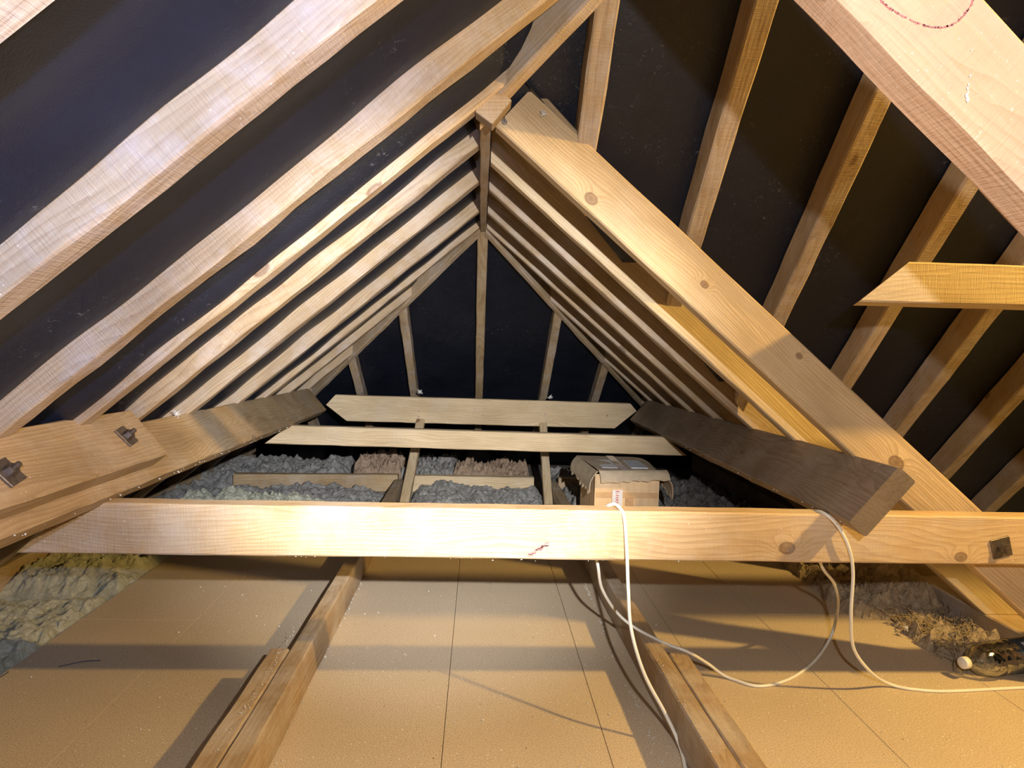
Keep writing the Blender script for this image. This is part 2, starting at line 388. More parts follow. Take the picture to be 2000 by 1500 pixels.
# sample rows concentrated near rafters
ys = []
pb = -.6
for (yf, c) in edges:
    for k in range(13): ys.append(pb + .001 + (yf - .006 - pb) * k / 12)
    ys += [yf - .0045, yf - .001, yf + RW_ + .001]
    pb = yf + RW_ + .004
ys += [4.1, 4.3]; ys = sorted(set(ys))
def felt_left(u, v):
    i = min(int(round(u * (len(ys) - 1))), len(ys) - 1); y = ys[i]
    if y < YJ: xt = min((YJ - y) / (T / TM), (YJ - YR) / (T / TM))
    elif y < YA: xt = 0
    else: xt = -(y - YA) / HB
    x = -1.80 + (xt + 1.80) * v
    d = lf_depth(y, x)
    return Vector((x - SLs * d, y, zl(x) + SLc * d))
tag(grid('ceiling', len(ys) - 1, 150, felt_left, FELT), kind='structure')
def felt_main(u, v):
    x = 2.9 * u
    a = max(YJ - x * T / TM, YR); b = min(YJ + x * T / TM, 2.72); y = a + (b - a) * v
    ph = ((x - .21 - .012) / .298) % 1.0
    d = .082 + .014 * math.sin(math.pi * ph) * (1 + .8 * noise.noise(Vector((x * 3, y * 2, 5)))) * -.6 + .004 * noise.noise(Vector((x * 8, y * 5, 0)))
    return Vector((x, y + MSs * d, zm(y) + MSc * d))
tag(grid('ceiling', 140, 60, felt_main, FELT), kind='structure')
def felt_wr(u, v):
    y = YJ + .002 + (4.3 - YJ) * u
    a = 0 if y < YA else (y - YA) / HB
    b = max(a + .001, min((y - YJ) / (T / TM), 1.80)); x = a + (b - a) * v
    d = .104 + .005 * noise.noise(Vector((x * 5, y * 7, 3)))
    return Vector((x + SLs * d, y, zr(x) + SLc * d))
tag(grid('ceiling', 120, 60, felt_wr, FELT), kind='structure')
ne = Vector((0, TE, 1)).normalized()
def felt_end(u, v):
    x = -1.75 + 3.5 * u; a = YA + HB * abs(x); y = a + (4.95 - a) * v
    d = .074 + .008 * noise.noise(Vector((x * 4, y * 3, 9)))
    return Vector((x, y, ze(y))) + ne * d
tag(grid('ceiling', 90, 40, felt_end, FELT), kind='structure')
def felt_back(u, v):
    x = -3 + 6 * u; y = YR - 2.3 * v
    return Vector((x, y, zm(YR) + .08 + (y - YR) * TM))
tag(grid('ceiling', 8, 8, felt_back, FELT), kind='structure')

# ------------------------------------------------------------------ floor
bm = bmesh.new()
cols = [-1.085, -.772, -.405, -.054, .272, .556, .848, 1.17]
cuts = [[1.85], [.7], [.2, 2.6], [.9], [2.9], [1.215], [1.92]]
for i in range(7):
    ed = [-1.6] + cuts[i] + [3.0]
    for j in range(len(ed) - 1):
        x1 = cols[i + 1]
        if i == 6: x1 = 1.245 if j == 0 else 1.16
        g = .0006
        bmbox(bm, (cols[i] + g, ed[j] + g, -.018), (x1 - g, ed[j + 1] - g, random.uniform(-.0003, .0002)))
bmbox(bm, (1.246, -1.6, -.018), (1.445, 1.57, 0)); o = from_bm('floor', bm, CHIP); tag(o, kind='structure')
md = o.modifiers.new('edge', 'BEVEL'); md.width = .0005; md.segments = 1
bm = bmesh.new(); bmbox(bm, (-1.9, -1.8, -.14), (3.0, 4.9, -.10))
tag(from_bm('floor', bm, PLASTB), kind='structure')

# wall plates
for sx in (-1, 1):
    o = beam('wall_plate', (sx * 1.50, .2, -.034), (sx * 1.50, 4.4, -.034), (0, 0, 1), .10, .099, W_TAN, jit=.002)
    tag(o, f'wall plate timber along the {"right" if sx > 0 else "left"} eaves under the rafter feet', 'wall plate', 'wall plates')

# ------------------------------------------------------------------ purlins and splice
slL = Vector((SLc, 0, SLs)); nL = Vector((SLs, 0, -SLc))
slR = Vector((-SLc, 0, SLs)); nR = Vector((-SLs, 0, -SLc))
def pl(y): k = (y - 1.653) / (3.556 - 1.653); return Vector((-.851 - .064 * k, y, .573 - .052 * k))
def pr(y): k = (y - 1.30) / 2.366; return Vector((.857 + .085 * k, y, .568 - .070 * k))
a, b = pl(-.3), pl(3.62)
for nm_, (a, b, sl, nn, mat, lab) in {'l': (pl(-.3), pl(3.62), slL, nL, W_PURL, 'long brown purlin board under the left rafters, orange near and grey at its far end'),
                                'r': (pr(1.30), pr(3.66), slR, nR, W_BROWN, 'dark grey brown purlin board under the right rafters, sawn end towards the camera')}.items():
    # top edge of visible face given; body sits behind that face (down-slope)
    th, dp = .047, .152
    mid = -sl * (th / 2)
    o = beam('purlin', a + mid, b + mid, nn, th, dp, mat, jit=.0025)
    tag(o, lab, 'purlin', 'purlins')
th = .048
a, b = pl(-.3), pl(1.60)
offs = slL * (th / 2 + .001) - nL * .012
sp = beam('splice_board', a + offs, b + offs, nL, th, .135, W_PURL, jit=.0025)
tag(sp, 'thick board bolted over the near part of the left purlin with two square washers', 'splice board')

def washer(parent, pos, nrm, upv, size=.05, mat=METAL):
    z = Vector(nrm).normalized(); x = Vector(upv); x = (x - z * x.dot(z)).normalized(); y = z.cross(x)
    M = Matrix((x, y, z)).transposed().to_4x4(); M.translation = Vector(pos)
    bm = bmesh.new(); bmbox(bm, (-size / 2, -size / 2, 0), (size / 2, size / 2, .004))
    bmesh.ops.bevel(bm, geom=bm.edges[:], offset=.0008, segments=1, affect='EDGES')
    wo = from_bm('square_washer', bm, mat, parent); wo.matrix_world = M
    bm = bmesh.new()
    bmesh.ops.create_cone(bm, cap_ends=True, segments=6, radius1=.0115, radius2=.0105, depth=.011, matrix=Matrix.Translation((0, 0, .0095)))
    bmesh.ops.create_cone(bm, cap_ends=True, segments=18, radius1=.0055, radius2=.005, depth=.022, matrix=Matrix.Translation((0, 0, .014)))
    nt = from_bm('bolt_nut', bm, mat, None); nt.parent = wo
    return wo
def ray(px, py): return (RW @ Vector((px - 1000, 750 - py, -FPX)))
def onplane(px, py, p, n):
    r = ray(px, py); p = Vector(p); n = Vector(n)
    return CAM + r * ((p - CAM).dot(n) / r.dot(n))
bpy.context.view_layer.update()
sy = Vector(sp.matrix_world.col[1][:3]); sy = sy if sy.dot(slL) > 0 else -sy
pf = Vector(sp.matrix_world.translation) + sy * (th / 2 + .0012)
for px, py in ((246, 853), (14, 924)):
    washer(sp, onplane(px, py, pf, sy), sy, (0, 1, .25), .046)

# ------------------------------------------------------------------ front cross beam and ties
BY0, BY1, BZ0, BZ1 = 1.395, 1.443, .337, .445
fb = beam('cross_beam', (-.945, (BY0 + BY1) / 2, BZ0 - .002), (1.62, (BY0 + BY1) / 2, BZ0 - .002), (0, 0, 1), BY1 - BY0, BZ1 - BZ0, W_BIND, ((-.945, 0, BZ0), (1, 0, -1.16)), None, jit=.0015)
tag(fb, 'long pale cross beam spanning the whole picture in front, with a bolted washer at right', 'cross beam')
washer(fb, (1.162, BY0 - .0004, .375), (0, -1, 0), (1, 0, .28), .044)
# red crayon smear on the beam
bm = bmesh.new()
for k in range(60):
    x = .112 + k * .0007 + random.uniform(-.003, .003); z = .342 + k * .00046 + random.uniform(-.004, .004)
    bmbox(bm, (x, BY0 - .0012, z), (x + random.uniform(.003, .008), BY0 + .001, z + random.uniform(.0008, .0022)))
cm = from_bm('crayon_mark', bm, PINK); cm.parent = fb; cm.matrix_parent_inverse = fb.matrix_world.inverted()
cm['label'] = 'red crayon smear'

t2 = beam('tie_beam', (-.95, 2.97, .322), (.97, 2.97, .304), (0, 0, 1), .045, .083, W_PALE, ((-.935, 0, .322), (1, 0, -1.3)), ((.95, 0, .304), (1, 0, 1.3)), jit=.002)
tag(t2, 'nearer of two pale tie beams under the far apex, lower in the picture, above the carton', 'tie beam', 'tie beams under the far hip')
t3 = beam('tie_beam', (-.845, 3.70, .338), (.885, 3.70, .328), (0, 0, 1), .047, .143, W_PALE, None, None, jit=.0015)
def clip(o, co, no):
    Mi = o.matrix_world.inverted(); bm = bmesh.new(); bm.from_mesh(o.data)
    res = bmesh.ops.bisect_plane(bm, geom=bm.verts[:] + bm.edges[:] + bm.faces[:], dist=1e-5, plane_co=Mi @ Vector(co), plane_no=Mi.to_3x3() @ Vector(no), clear_outer=True)
    ed = [e for e in res['geom_cut'] if isinstance(e, bmesh.types.BMEdge)]
    bmesh.ops.contextual_create(bm, geom=ed); bmesh.ops.recalc_face_normals(bm, faces=bm.faces)
    bm.to_mesh(o.data); bm.free()
clip(t3, (-.835, 3.7, .425), (-1, 0, .9)); clip(t3, (-.835, 3.7, .425), (-1, 0, -1.3))
clip(t3, (.885, 3.7, .43), (1, 0, .9)); clip(t3, (.885, 3.7, .43), (1, 0, -1.2))
for x_, z_ in ((-.33, .40), (-.33, .37), (-.02, .42), (.375, .44), (.375, .36), (.372, .40), (.72, .40)):
    bm = bmesh.new(); bmesh.ops.create_cone(bm, cap_ends=True, segments=10, radius1=.005, radius2=.005, depth=.003, matrix=Matrix.Translation((x_, 3.6755, z_)) @ Matrix.Rotation(math.pi / 2, 4, 'X'))
    nl_ = from_bm('nail', bm, METAL, t3); nl_.matrix_parent_inverse = t3.matrix_world.inverted()
tag(t3, 'upper and farther pale tie beam with clipped ends between the far purlin ends', 'tie beam', 'tie beams under the far hip')

# hangers
o = beam('hanger', (-.338, 3.12, .0), (-.318, 3.70, .328), (0, -1, 1.6), .045, .04, W_PALE, jit=.002)
tag(o, 'upright hanger left of centre from the far tie beam down to the left joist board', 'hanger', 'hangers')
o = beam('hanger', (.343, 3.12, .0), (.362, 3.70, .322), (0, -1, 1.6), .042, .04, W_PALE, jit=.002)
tag(o, 'upright hanger right of centre, standing beside the carton', 'hanger', 'hangers')

# floor binders
def ftim(x0, x1, y0, y1, h, mat, lab, z=.0, sk=0.0, grp='timbers lying on the floor boards', cat='floor timber'):
    o = beam('floor_timber', ((x0 + x1) / 2, y0, z), ((x0 + x1) / 2 + sk, y1, z), (0, 0, 1), x1 - x0, h, mat, jit=.002)
    tag(o, lab, cat, grp); return o
ftim(-.412, -.370, -.5, 3.33, .092, W_FLOORB, 'long timber on edge over the floor, left of centre, its right side orange', z=.001)
ftim(-.456, -.4135, -.5, 1.485, .092, W_FLOORB, 'short timber doubled against the left side of the left floor timber', z=.001)
ftim(.451, .493, -.5, 3.33, .092, W_FLOORB, 'long timber on edge over the floor, right of centre, its dusty left side dark', z=.001, sk=-.084)
ftim(.4945, .5385, -.5, 1.473, .092, W_FLOORB, 'short timber doubled against the right side of the right floor timber', z=.001, sk=-.043)
bx = beam('cross_joist', (-1.25, 3.47, -.01), (-.41, 3.47, .0), (0, 0, 1), .045, .09, W_PURL, jit=.002)
tag(bx, 'brown joist half buried in wool at the far left', 'joist', 'joists across the far end')
bx = beam('cross_joist', (-.38, 3.47, .0), (.30, 3.47, .0), (0, 0, 1), .045, .088, W_PALE, jit=.002)
tag(bx, 'pale joist with saw marks in the wool at the far middle', 'joist', 'joists across the far end')
bx = beam('cross_joist', (.43, 3.47, .0), (.58, 3.47, .0), (0, 0, 1), .045, .088, W_TAN, jit=.002)
tag(bx, 'short joist piece between the right hanger and the carton', 'joist', 'joists across the far end')

# ------------------------------------------------------------------ near beam at top right
d_ = Vector((.755, 0, -.656)); n_ = Vector((.656, 0, .755))
A0 = Vector((.339, .675, 1.138))
nb = beam('near_beam', A0 - d_ * .30, A0 + d_ * 1.30, n_, .052, .100, W_PINK, jit=.002, seg=.02)
tag(nb, 'large pinkish beam close to the camera at the top right with a red crayon arc', 'beam')
pts = [(1715, -20), (1722, 2), (1738, 16), (1762, 30), (1790, 44), (1815, 52), (1840, 54), (1865, 46), (1884, 28), (1898, 8), (1904, -15)]
bm = bmesh.new()
W3 = [onplane(x, y, (0, .6475, 0), (0, 1, 0)) for x, y in pts]
for i in range(len(W3) - 1):
    for k in range(14):
        p = W3[i].lerp(W3[i + 1], k / 14) + Vector((random.uniform(-.0004, .0004), 0, random.uniform(-.0004, .0004)))
        r = random.uniform(.0004, .0010)
        if random.random() < .88: bmbox(bm, (p.x - r, p.y - .0003, p.z - r), (p.x + r, p.y + .003, p.z + r * .8))
cm = from_bm('crayon_mark', bm, PINK); cm.parent = nb; cm.matrix_parent_inverse = nb.matrix_world.inverted(); cm['label'] = 'red crayon arc'
bm = bmesh.new()
for (x, y, s) in ((1892, 165, .002), (1890, 172, .0025), (1888, 186, .0035), (1890, 194, .004), (1895, 148, .002), (1897, 98, .0016), (1891, 180, .002)):
    p = onplane(x, y, (0, .6475, 0), (0, 1, 0))
    bmesh.ops.create_icosphere(bm, subdivisions=1, radius=s * .6, matrix=Matrix.Translation(p) @ Matrix.Diagonal((.8, .6, 1.3, 1)))
cm = from_bm('paint_drip', bm, TUFT); cm.parent = nb; cm.matrix_parent_inverse = nb.matrix_world.inverted(); cm['label'] = 'white drip marks'

# yellow tie at right
o = beam('collar_tie', (.734, 1.33, .896), (2.3, 1.33, .902), (0, 0, 1), .12, .080, W_PALE, ((.734, 1.27, .896), (1, -.47, -1.20)), None, jit=.0015)
tag(o, 'bright yellow lit tie with a slanted sawn end at the right edge', 'collar tie')

# nail on the big rafter
bm = bmesh.new()
pN = onplane(985, 238, (0, 1.465, 0), (0, 1, 0))
bmesh.ops.create_cone(bm, cap_ends=True, segments=16, radius1=.0065, radius2=.006, depth=.003, matrix=Matrix.Translation(pN + Vector((0, -.0015, 0))) @ Matrix.Rotation(math.pi / 2, 4, 'X'))
bmesh.ops.create_cone(bm, cap_ends=True, segments=8, radius1=.0012, radius2=.0008, depth=.02, matrix=Matrix.Translation(pN + Vector((0, -.006, .006))) @ Matrix.Rotation(.5, 4, 'X'))
nl = from_bm('nail', bm, METAL); nl.parent = BIGR; nl.matrix_parent_inverse = BIGR.matrix_world.inverted()

# ------------------------------------------------------------------ wool
def wool(name, x0, x1, y0, y1, base, amp, mat, lab, nu=70, nv=70, seed=0, fsc=9, prof=None, sides=True):
    def fn(u, v):
        x = x0 + (x1 - x0) * u; y = y0 + (y1 - y0) * v
        e = min(u, 1 - u, v, 1 - v) * 2
        q = Vector((x * fsc, y * fsc, seed))
        h = .55 + .42 * noise.fractal(q, 1.0, 2.0, 4) + .25 * (1 - abs(noise.noise(q * .8)) * 2) + .10 * noise.noise(q * 4) + .09 * noise.noise(q * 9.3) + .05 * noise.noise(q * 21)
        edge = min(1, e * 7)
        z = base + amp * h * (edge ** .5)
        if prof: z += prof(x, y)
        if e < .001: z = min(z, -.06)
        x += noise.noise(q * 1.3 + Vector((9, 0, 0))) * .02; y += noise.noise(q * 1.1 + Vector((0, 9, 0))) * .02
        return Vector((x, y, z))
    o = grid(name, int(nu * 2.2), int(nv * 2.2), fn, mat, 0)
    tag(o, lab, 'insulation', None, 'stuff'); return o
wool('insulation', -1.46, -1.085, .9, 2.04, -.045, .075, WOOL_Y, 'pale fluffy glass wool left of the floor boards, near piece', 60, 130, 3)
wool('insulation', -1.46, -1.095, 2.05, 2.62, -.03, .085, WOOL_Y, 'yellow green glass wool under the left end of the front cross beam', 60, 70, 11)
wool('insulation', -1.60, -.42, 2.7, 3.42, -.02, .085, WOOL_G, 'grey dusty wool blanket left of centre, behind the front cross beam', 120, 60, 21)
wool('insulation', -1.34, -.68, 2.80, 3.10, .01, .09, WOOL_Y, 'pale blue white wool piece behind the left of the front cross beam', 80, 50, 25)
wool('insulation', -.33, .34, 2.98, 3.44, -.02, .085, WOOL_G, 'grey dusty wool blanket between the two hangers', 100, 60, 31)
wool('insulation', .43, .80, 2.98, 3.95, -.02, .10, WOOL_G, 'grey glittering wool behind the carton', 70, 70, 41)
wool('insulation', .74, 1.28, 2.5, 3.6, .0, .11, WOOL_G, 'dark grey wool right of the carton', 80, 90, 45)
wool('insulation', -1.62, -.70, 3.5, 4.15, -.02, .10, WOOL_G, 'dark grey wool heap behind the far left joist', 80, 60, 51)
wool('insulation', -.66, -.40, 3.50, 3.85, .01, .16, WOOL_P, 'tan wool lump beside the far left jack rafters', 70, 50, 61, 14)
wool('insulation', -.42, -.12, 3.50, 4.1, -.01, .13, WOOL_G, 'white flecked wool between hanger and centre', 70, 50, 67, 12)
wool('insulation', -.14, .30, 3.52, 3.9, -.01, .135, WOOL_P, 'pinkish tan wool behind the middle joist', 80, 50, 71, 12)

# brown wool by the right eaves
def rp(x, y): return .075 * math.exp(-((x - 1.33) / .09) ** 2 - ((y - 2.02) / .13) ** 2)
wool('insulation', 1.13, 1.445, 1.88, 2.44, -.03, .095, WOOL_B, 'brown wool heap beside the right wall plate, farther and higher part', 70, 130, 81, 17, rp)
wool('insulation', 1.21, 1.445, 1.55, 1.90, -.045, .085, WOOL_B, 'brown wool beside the right wall plate, near part behind the bottle', 50, 120, 85, 19)
wool('insulation', 1.17, 1.44, 2.42, 2.9, -.02, .09, WOOL_B, 'flattened golden brown wool under the right part of the cross beam', 60, 60, 88, 8)
# curled strands of that wool
def tube(bm, pts, r, seg=5):
    rings = []
    for i, p in enumerate(pts):
        d = (pts[min(i + 1, len(pts) - 1)] - pts[max(i - 1, 0)]).normalized()
        a = d.orthogonal().normalized(); b_ = d.cross(a)
        rr = r if not callable(r) else r(i / (len(pts) - 1))
        rings.append([bm.verts.new(p + (a * math.cos(2 * math.pi * k / seg) + b_ * math.sin(2 * math.pi * k / seg)) * rr) for k in range(seg)])
    for i in range(len(rings) - 1):
        A, B = rings[i], rings[i + 1]
        # align to avoid twisting
        off = min(range(seg), key=lambda s: sum((A[k].co - B[(k + s) % seg].co).length for k in range(seg)))
        B = B[off:] + B[:off]; rings[i + 1] = B
        for k in range(seg): bm.faces.new((A[k], A[(k + 1) % seg], B[(k + 1) % seg], B[k]))
    bm.faces.new(rings[0][::-1]); bm.faces.new(rings[-1])
bm = bmesh.new(); rs = random.Random(5)
for k in range(1500):
    far = rs.random() < .6
    x = rs.uniform(1.16, 1.42) if far else rs.uniform(1.23, 1.42); y = rs.uniform(1.93, 2.36) if far else rs.uniform(1.60, 1.92)
    z = (.035 + rp(x, y) if far else .025) + rs.uniform(-.015, .012)
    p = Vector((x, y, z)); d = Vector((rs.uniform(-1, 1), rs.uniform(-1, 1), rs.uniform(-.2, .6))).normalized(); pts = []
    for j in range(9):
        pts.append(p.copy()); p += d * rs.uniform(.002, .006)
        d = (d + Vector((rs.uniform(-1, 1), rs.uniform(-1, 1), rs.uniform(-.9, .6))) * .75).normalized()
    r0 = rs.uniform(.0005, .0019)
    tube(bm, pts, lambda u, r0=r0: r0 * (1 - .8 * abs(u - .4)))
tag(from_bm('insulation', bm, WOOL_B, None, True), 'loose curled strands of brown wool on the heap by the right eaves', 'insulation', None, 'stuff')

# ------------------------------------------------------------------ carton
car = bpy.data.objects.new('carton', None); COL.objects.link(car); car.location = (.565, 2.6, 0)
tag(car, 'battered cardboard carton with open dusty flaps and a red lettered tape, behind the cross beam', 'carton')
def part(name, bm, mat, label=None, smooth=False):
    o = from_bm(name, bm, mat, None, smooth); o.parent = car; o.matrix_parent_inverse = Matrix.Translation(-car.location)
    if label: o['label'] = label
    return o
X0, X1, Y0, Y1, ZT = .445, .690, 2.46, 2.80, .312
bm = bmesh.new()
n = 40
for (a, b) in (((X0, Y0), (X1, Y0)), ((X1, Y0), (X1, Y1)), ((X1, Y1), (X0, Y1)), ((X0, Y1), (X0, Y0))):
    A = Vector((*a, 0)); B = Vector((*b, 0)); nrm = (B - A).cross(Vector((0, 0, 1))).normalized(); prev = None
    for i in range(n + 1):
        u = i / n; fl = (.0022 * abs(math.sin(u * 8.5 * math.pi)) if 0 < i < n else 0)
        col_ = []
        for j in range(13):
            z = .002 + (ZT - .004) * j / 12
            col_.append(bm.verts.new(A.lerp(B, u) - nrm * (fl * (.4 + .6 * (j / 12))) + Vector((0, 0, z))))
        if prev:
            for j in range(12): bm.faces.new((prev[j], col_[j], col_[j + 1], prev[j + 1]))
        prev = col_
bmesh.ops.remove_doubles(bm, verts=bm.verts, dist=.0004)
bmesh.ops.recalc_face_normals(bm, faces=bm.faces)
body = part('body', bm, CARD)
md = body.modifiers.new('board', 'SOLIDIFY'); md.thickness = .004; md.offset = -1
def flap(p00, p10, p11, p01, mat, curl, seed, rough_edge=.006, nu=22, nv=10, name='flap', th=.004):
    P = [Vector(p) for p in (p00, p10, p11, p01)]; bm = bmesh.new(); g = []
    for i in range(nu + 1):
        r = []
        for j in range(nv + 1):
            u, v = i / nu, j / nv
            p = P[0].lerp(P[1], u).lerp(P[3].lerp(P[2], u), v)
            p += Vector(curl) * math.sin(math.pi * v * .5) ** 2 * 0 + Vector(curl) * math.sin(math.pi * v)
            p += Vector((0, 0, 1)) * noise.noise(Vector((u * 7, v * 3, seed))) * .006 * v
            if j == nv: p += (P[3] - P[0]).normalized() * noise.noise(Vector((u * 14, 3, seed))) * rough_edge
            r.append(bm.verts.new(p))
        g.append(r)
    for i in range(nu):
        for j in range(nv): bm.faces.new((g[i][j], g[i + 1][j], g[i + 1][j + 1], g[i][j + 1]))
    o = part(name, bm, mat, None, False); md = o.modifiers.new('board', 'SOLIDIFY'); md.thickness = th; md.offset = 0
    return o
e = .004
flap((X0 - .02, Y1 + .0, ZT + .008), (X1 - .03, Y1 + .0, ZT + .006), (X1 + .004, Y0 - .006, ZT + .004), (X0 + .012, Y0 - .006, ZT + .012), CARD_G, (0, 0, .004), 1, .001, name='top_panel')
flap((X0 + .012, Y0 - .006, ZT + .012), (X1 + .025, Y0 - .006, ZT + .018), (X1 + .032, Y0 - .035, ZT - .012), (X0 + .018, Y0 - .026, ZT - .030), CARD_G, (0, -.004, .004), 2)
flap((X0 - .02, Y1, ZT + .008), (X0 + .008, Y0 - .005, ZT + .010), (X0 - .018, Y0 + .01, ZT - .072), (X0 - .052, Y1 - .06, ZT - .045), CARD_G, (-.010, 0, .002), 3, .022)
flap((X1 + .002, Y0 - .002, ZT + .002), (X1 - .03, Y1, ZT + .006), (X1 + .035, Y1 - .08, ZT - .03), (X1 + .055, Y0 + .01, ZT - .095), CARD_G, (.020, 0, .012), 4, .03)
def sticker(name, lo, hi, mat, label=None):
    bm = bmesh.new(); bmbox(bm, lo, hi); return part(name, bm, mat, label)
yf = Y0 - .0012
sticker('parcel_tape', (X0 + .006, yf - .0006, .222), (X1 - .004, yf + .004, .242), TAPE, 'glossy horizontal tape band')
sticker('parcel_tape', (X0 + .118, yf - .0008, .0), (X0 + .148, yf + .004, .22), simple('torn board', (.38, .25, .15), .8, 0, 60, .2), 'brown upright patch')
sticker('tape_label', (X0 + .067, yf - .0014, .03), (X0 + .106, yf + .004, .252), WHITE, 'white tape strip with red letters')
cu = bpy.data.curves.new('lettering', 'FONT'); cu.body = 'E-HAN'; cu.size = .0180; cu.extrude = .0003; cu.space_character = 1.1
dg = bpy.data.objects.new('tmp', cu); COL.objects.link(dg); bpy.context.view_layer.update()
me = bpy.data.meshes.new_from_object(dg); bpy.data.objects.remove(dg)
let = link('lettering', me, RED, None)
let.matrix_world = Matrix.Translation((X0 + .079, yf - .0022, .2435)) @ Matrix(((0, -1, 0, 0), (0, 0, -1, 0), (1, 0, 0, 0), (0, 0, 0, 1))).to_4x4() @ Matrix.Rotation(math.pi, 4, 'Z')
# letters read downwards: text x -> -Z, text y -> +X, facing -Y
let.matrix_world = Matrix(((0, 1, 0, X0 + .080), (0, 0, -1, yf - .0022), (-1, 0, 0, .2500), (0, 0, 0, 1)))
let.parent = car; let.matrix_parent_inverse = Matrix.Translation(-car.location); let['label'] = 'red capital letters E-HAN reading downwards'
# stickers on the top
zt = ZT + .0135
sticker('address_label', (X0 + .035, Y0 + .05, zt), (X0 + .095, Y0 + .22, zt + .0015), WHITE, 'white blue address label')
sticker('parcel_tape', (X0 + .10, Y0 + .0, zt - .001), (X0 + .13, Y1 - .02, zt + .001), simple('clear white tape', (.55, .48, .50), .2), 'shiny tape along the top')
bm = bmesh.new()
bmbox(bm, (X0 + .15, Y0 + .06, zt - .002), (X0 + .215, Y0 + .22, zt + .0008))
part('printed_label', bm, WHITE, 'label with dark blue print')
bm = bmesh.new()
for k in range(12):
    for j in range(5):
        if (k * 7 + j * 3) % 4:
            bmbox(bm, (X0 + .153 + k * .005, Y0 + .068 + j * .03, zt + .0006), (X0 + .1555 + k * .005, Y0 + .088 + j * .03, zt + .0012))
part('print', bm, simple('blue grey ink', (.22, .28, .36), .6), 'rows of small dark bars')
bm = bmesh.new(); bmbox(bm, (X0 + .02, Y0 + .13, zt), (X0 + .034, Y0 + .20, zt + .0016)); part('print', bm, RED, 'red brown mark beside the address label')

# ------------------------------------------------------------------ cable
def catmull(P, n=14):
    out = []; P = [P[0] * 2 - P[1]] + P + [P[-1] * 2 - P[-2]]
    for i in range(1, len(P) - 2):
        for k in range(n):
            t = k / n; a, b, c, d = P[i - 1], P[i], P[i + 1], P[i + 2]
            out.append(.5 * ((2 * b) + (c - a) * t + (2 * a - 5 * b + 4 * c - d) * t * t + (3 * b - a - 3 * c + d) * t ** 3))
    out.append(P[-2]); return out
CR = .0037
def cpt(px, py, Y=None, z=None):
    r = ray(px, py)
    if Y is not None: return CAM + r * (Y / r.y)
    return CAM + r * ((z - CAM.z) / r.z)
P = [cpt(1345, 1560, z=CR), cpt(1338, 1500, z=CR), cpt(1326, 1452, Y=1.255), cpt(1300, 1395, Y=1.275), cpt(1258, 1315, Y=1.30), cpt(1233, 1230, Y=1.335), cpt(1227, 1150, Y=1.36), cpt(1225, 1095, Y=1.377), cpt(1222, 1040, Y=1.386),
     cpt(1219, 1010, Y=1.388), cpt(1212, 994, Y=1.405)]
P += [Vector((P[-1].x - .012, 1.43, BZ1 + CR + .001)), Vector((P[-1].x - .03, 1.452, BZ1 - .02)), Vector((P[-1].x - .045, 1.455, .36)), cpt(1168, 1106, Y=1.47), cpt(1176, 1150, Y=1.53), cpt(1203, 1194, Y=1.60),
      cpt(1240, 1226, z=.092 + CR + .002), cpt(1300, 1257, z=.093 + CR), cpt(1345, 1274, z=.088), cpt(1385, 1298, z=.035), cpt(1420, 1322, z=CR + .002), cpt(1480, 1340, z=CR), cpt(1540, 1327, z=CR), cpt(1590, 1292, z=.006),
      cpt(1624, 1240, Y=1.70), cpt(1637, 1180, Y=1.66), cpt(1629, 1140, Y=1.58), cpt(1606, 1108, Y=1.49), cpt(1592, 1060, Y=1.456), cpt(1580, 1015, Y=1.452), cpt(1592, 1000, Y=1.425)]
P += [cpt(1612, 1004, Y=1.395), cpt(1638, 1030, Y=1.383), cpt(1658, 1070, Y=1.38), cpt(1666, 1120, Y=1.39), cpt(1662, 1200, Y=1.405), cpt(1667, 1265, Y=1.435), cpt(1698, 1310, Y=1.46), cpt(1733, 1334, z=.012), cpt(1780, 1346, z=CR), cpt(1850, 1350, z=CR), cpt(2000, 1343, z=CR), cpt(2120, 1340, z=CR)]
cp = catmull(P)
for p in cp: p.z = max(p.z, CR)
bm = bmesh.new(); tube(bm, cp, CR, 10)
tag(from_bm('cable', bm, PVC, None, True), 'white cable looped over the front cross beam and across the floor boards', 'cable')

# ------------------------------------------------------------------ bottle
bot = bpy.data.objects.new('water_bottle', None); COL.objects.link(bot)
tag(bot, 'clear plastic bottle with white cap lying beside the brown wool at right', 'bottle')
def pet():
    t = NT('clear plastic')
    n1 = t.n('ShaderNodeTexNoise', {'Vector': t.n('ShaderNodeTexCoord').outputs['Object'], 'Scale': 45.0, 'Detail': 2.0}).outputs[0]
    bp = t.n('ShaderNodeBump', {'Height': n1, 'Distance': .006, 'Strength': .6}).outputs[0]
    tr = t.n('ShaderNodeBsdfTransparent', {'Color': (.985, .99, .97, 1)}).outputs[0]
    gl = t.n('ShaderNodeBsdfGlossy', {'Color': (1, 1, 1, 1), 'Roughness': .12, 'Normal': bp}).outputs[0]
    fr = t.math('ADD', t.math('MULTIPLY', t.n('ShaderNodeFresnel', {'IOR': 1.5, 'Normal': bp}).outputs[0], .55, clamp=True), .03, clamp=True)
    mx = t.n('ShaderNodeMixShader', {0: fr, 1: tr, 2: gl}).outputs[0]
    t.t.links.new(mx, t.t.nodes['Material Output'].inputs[0]); return t.m
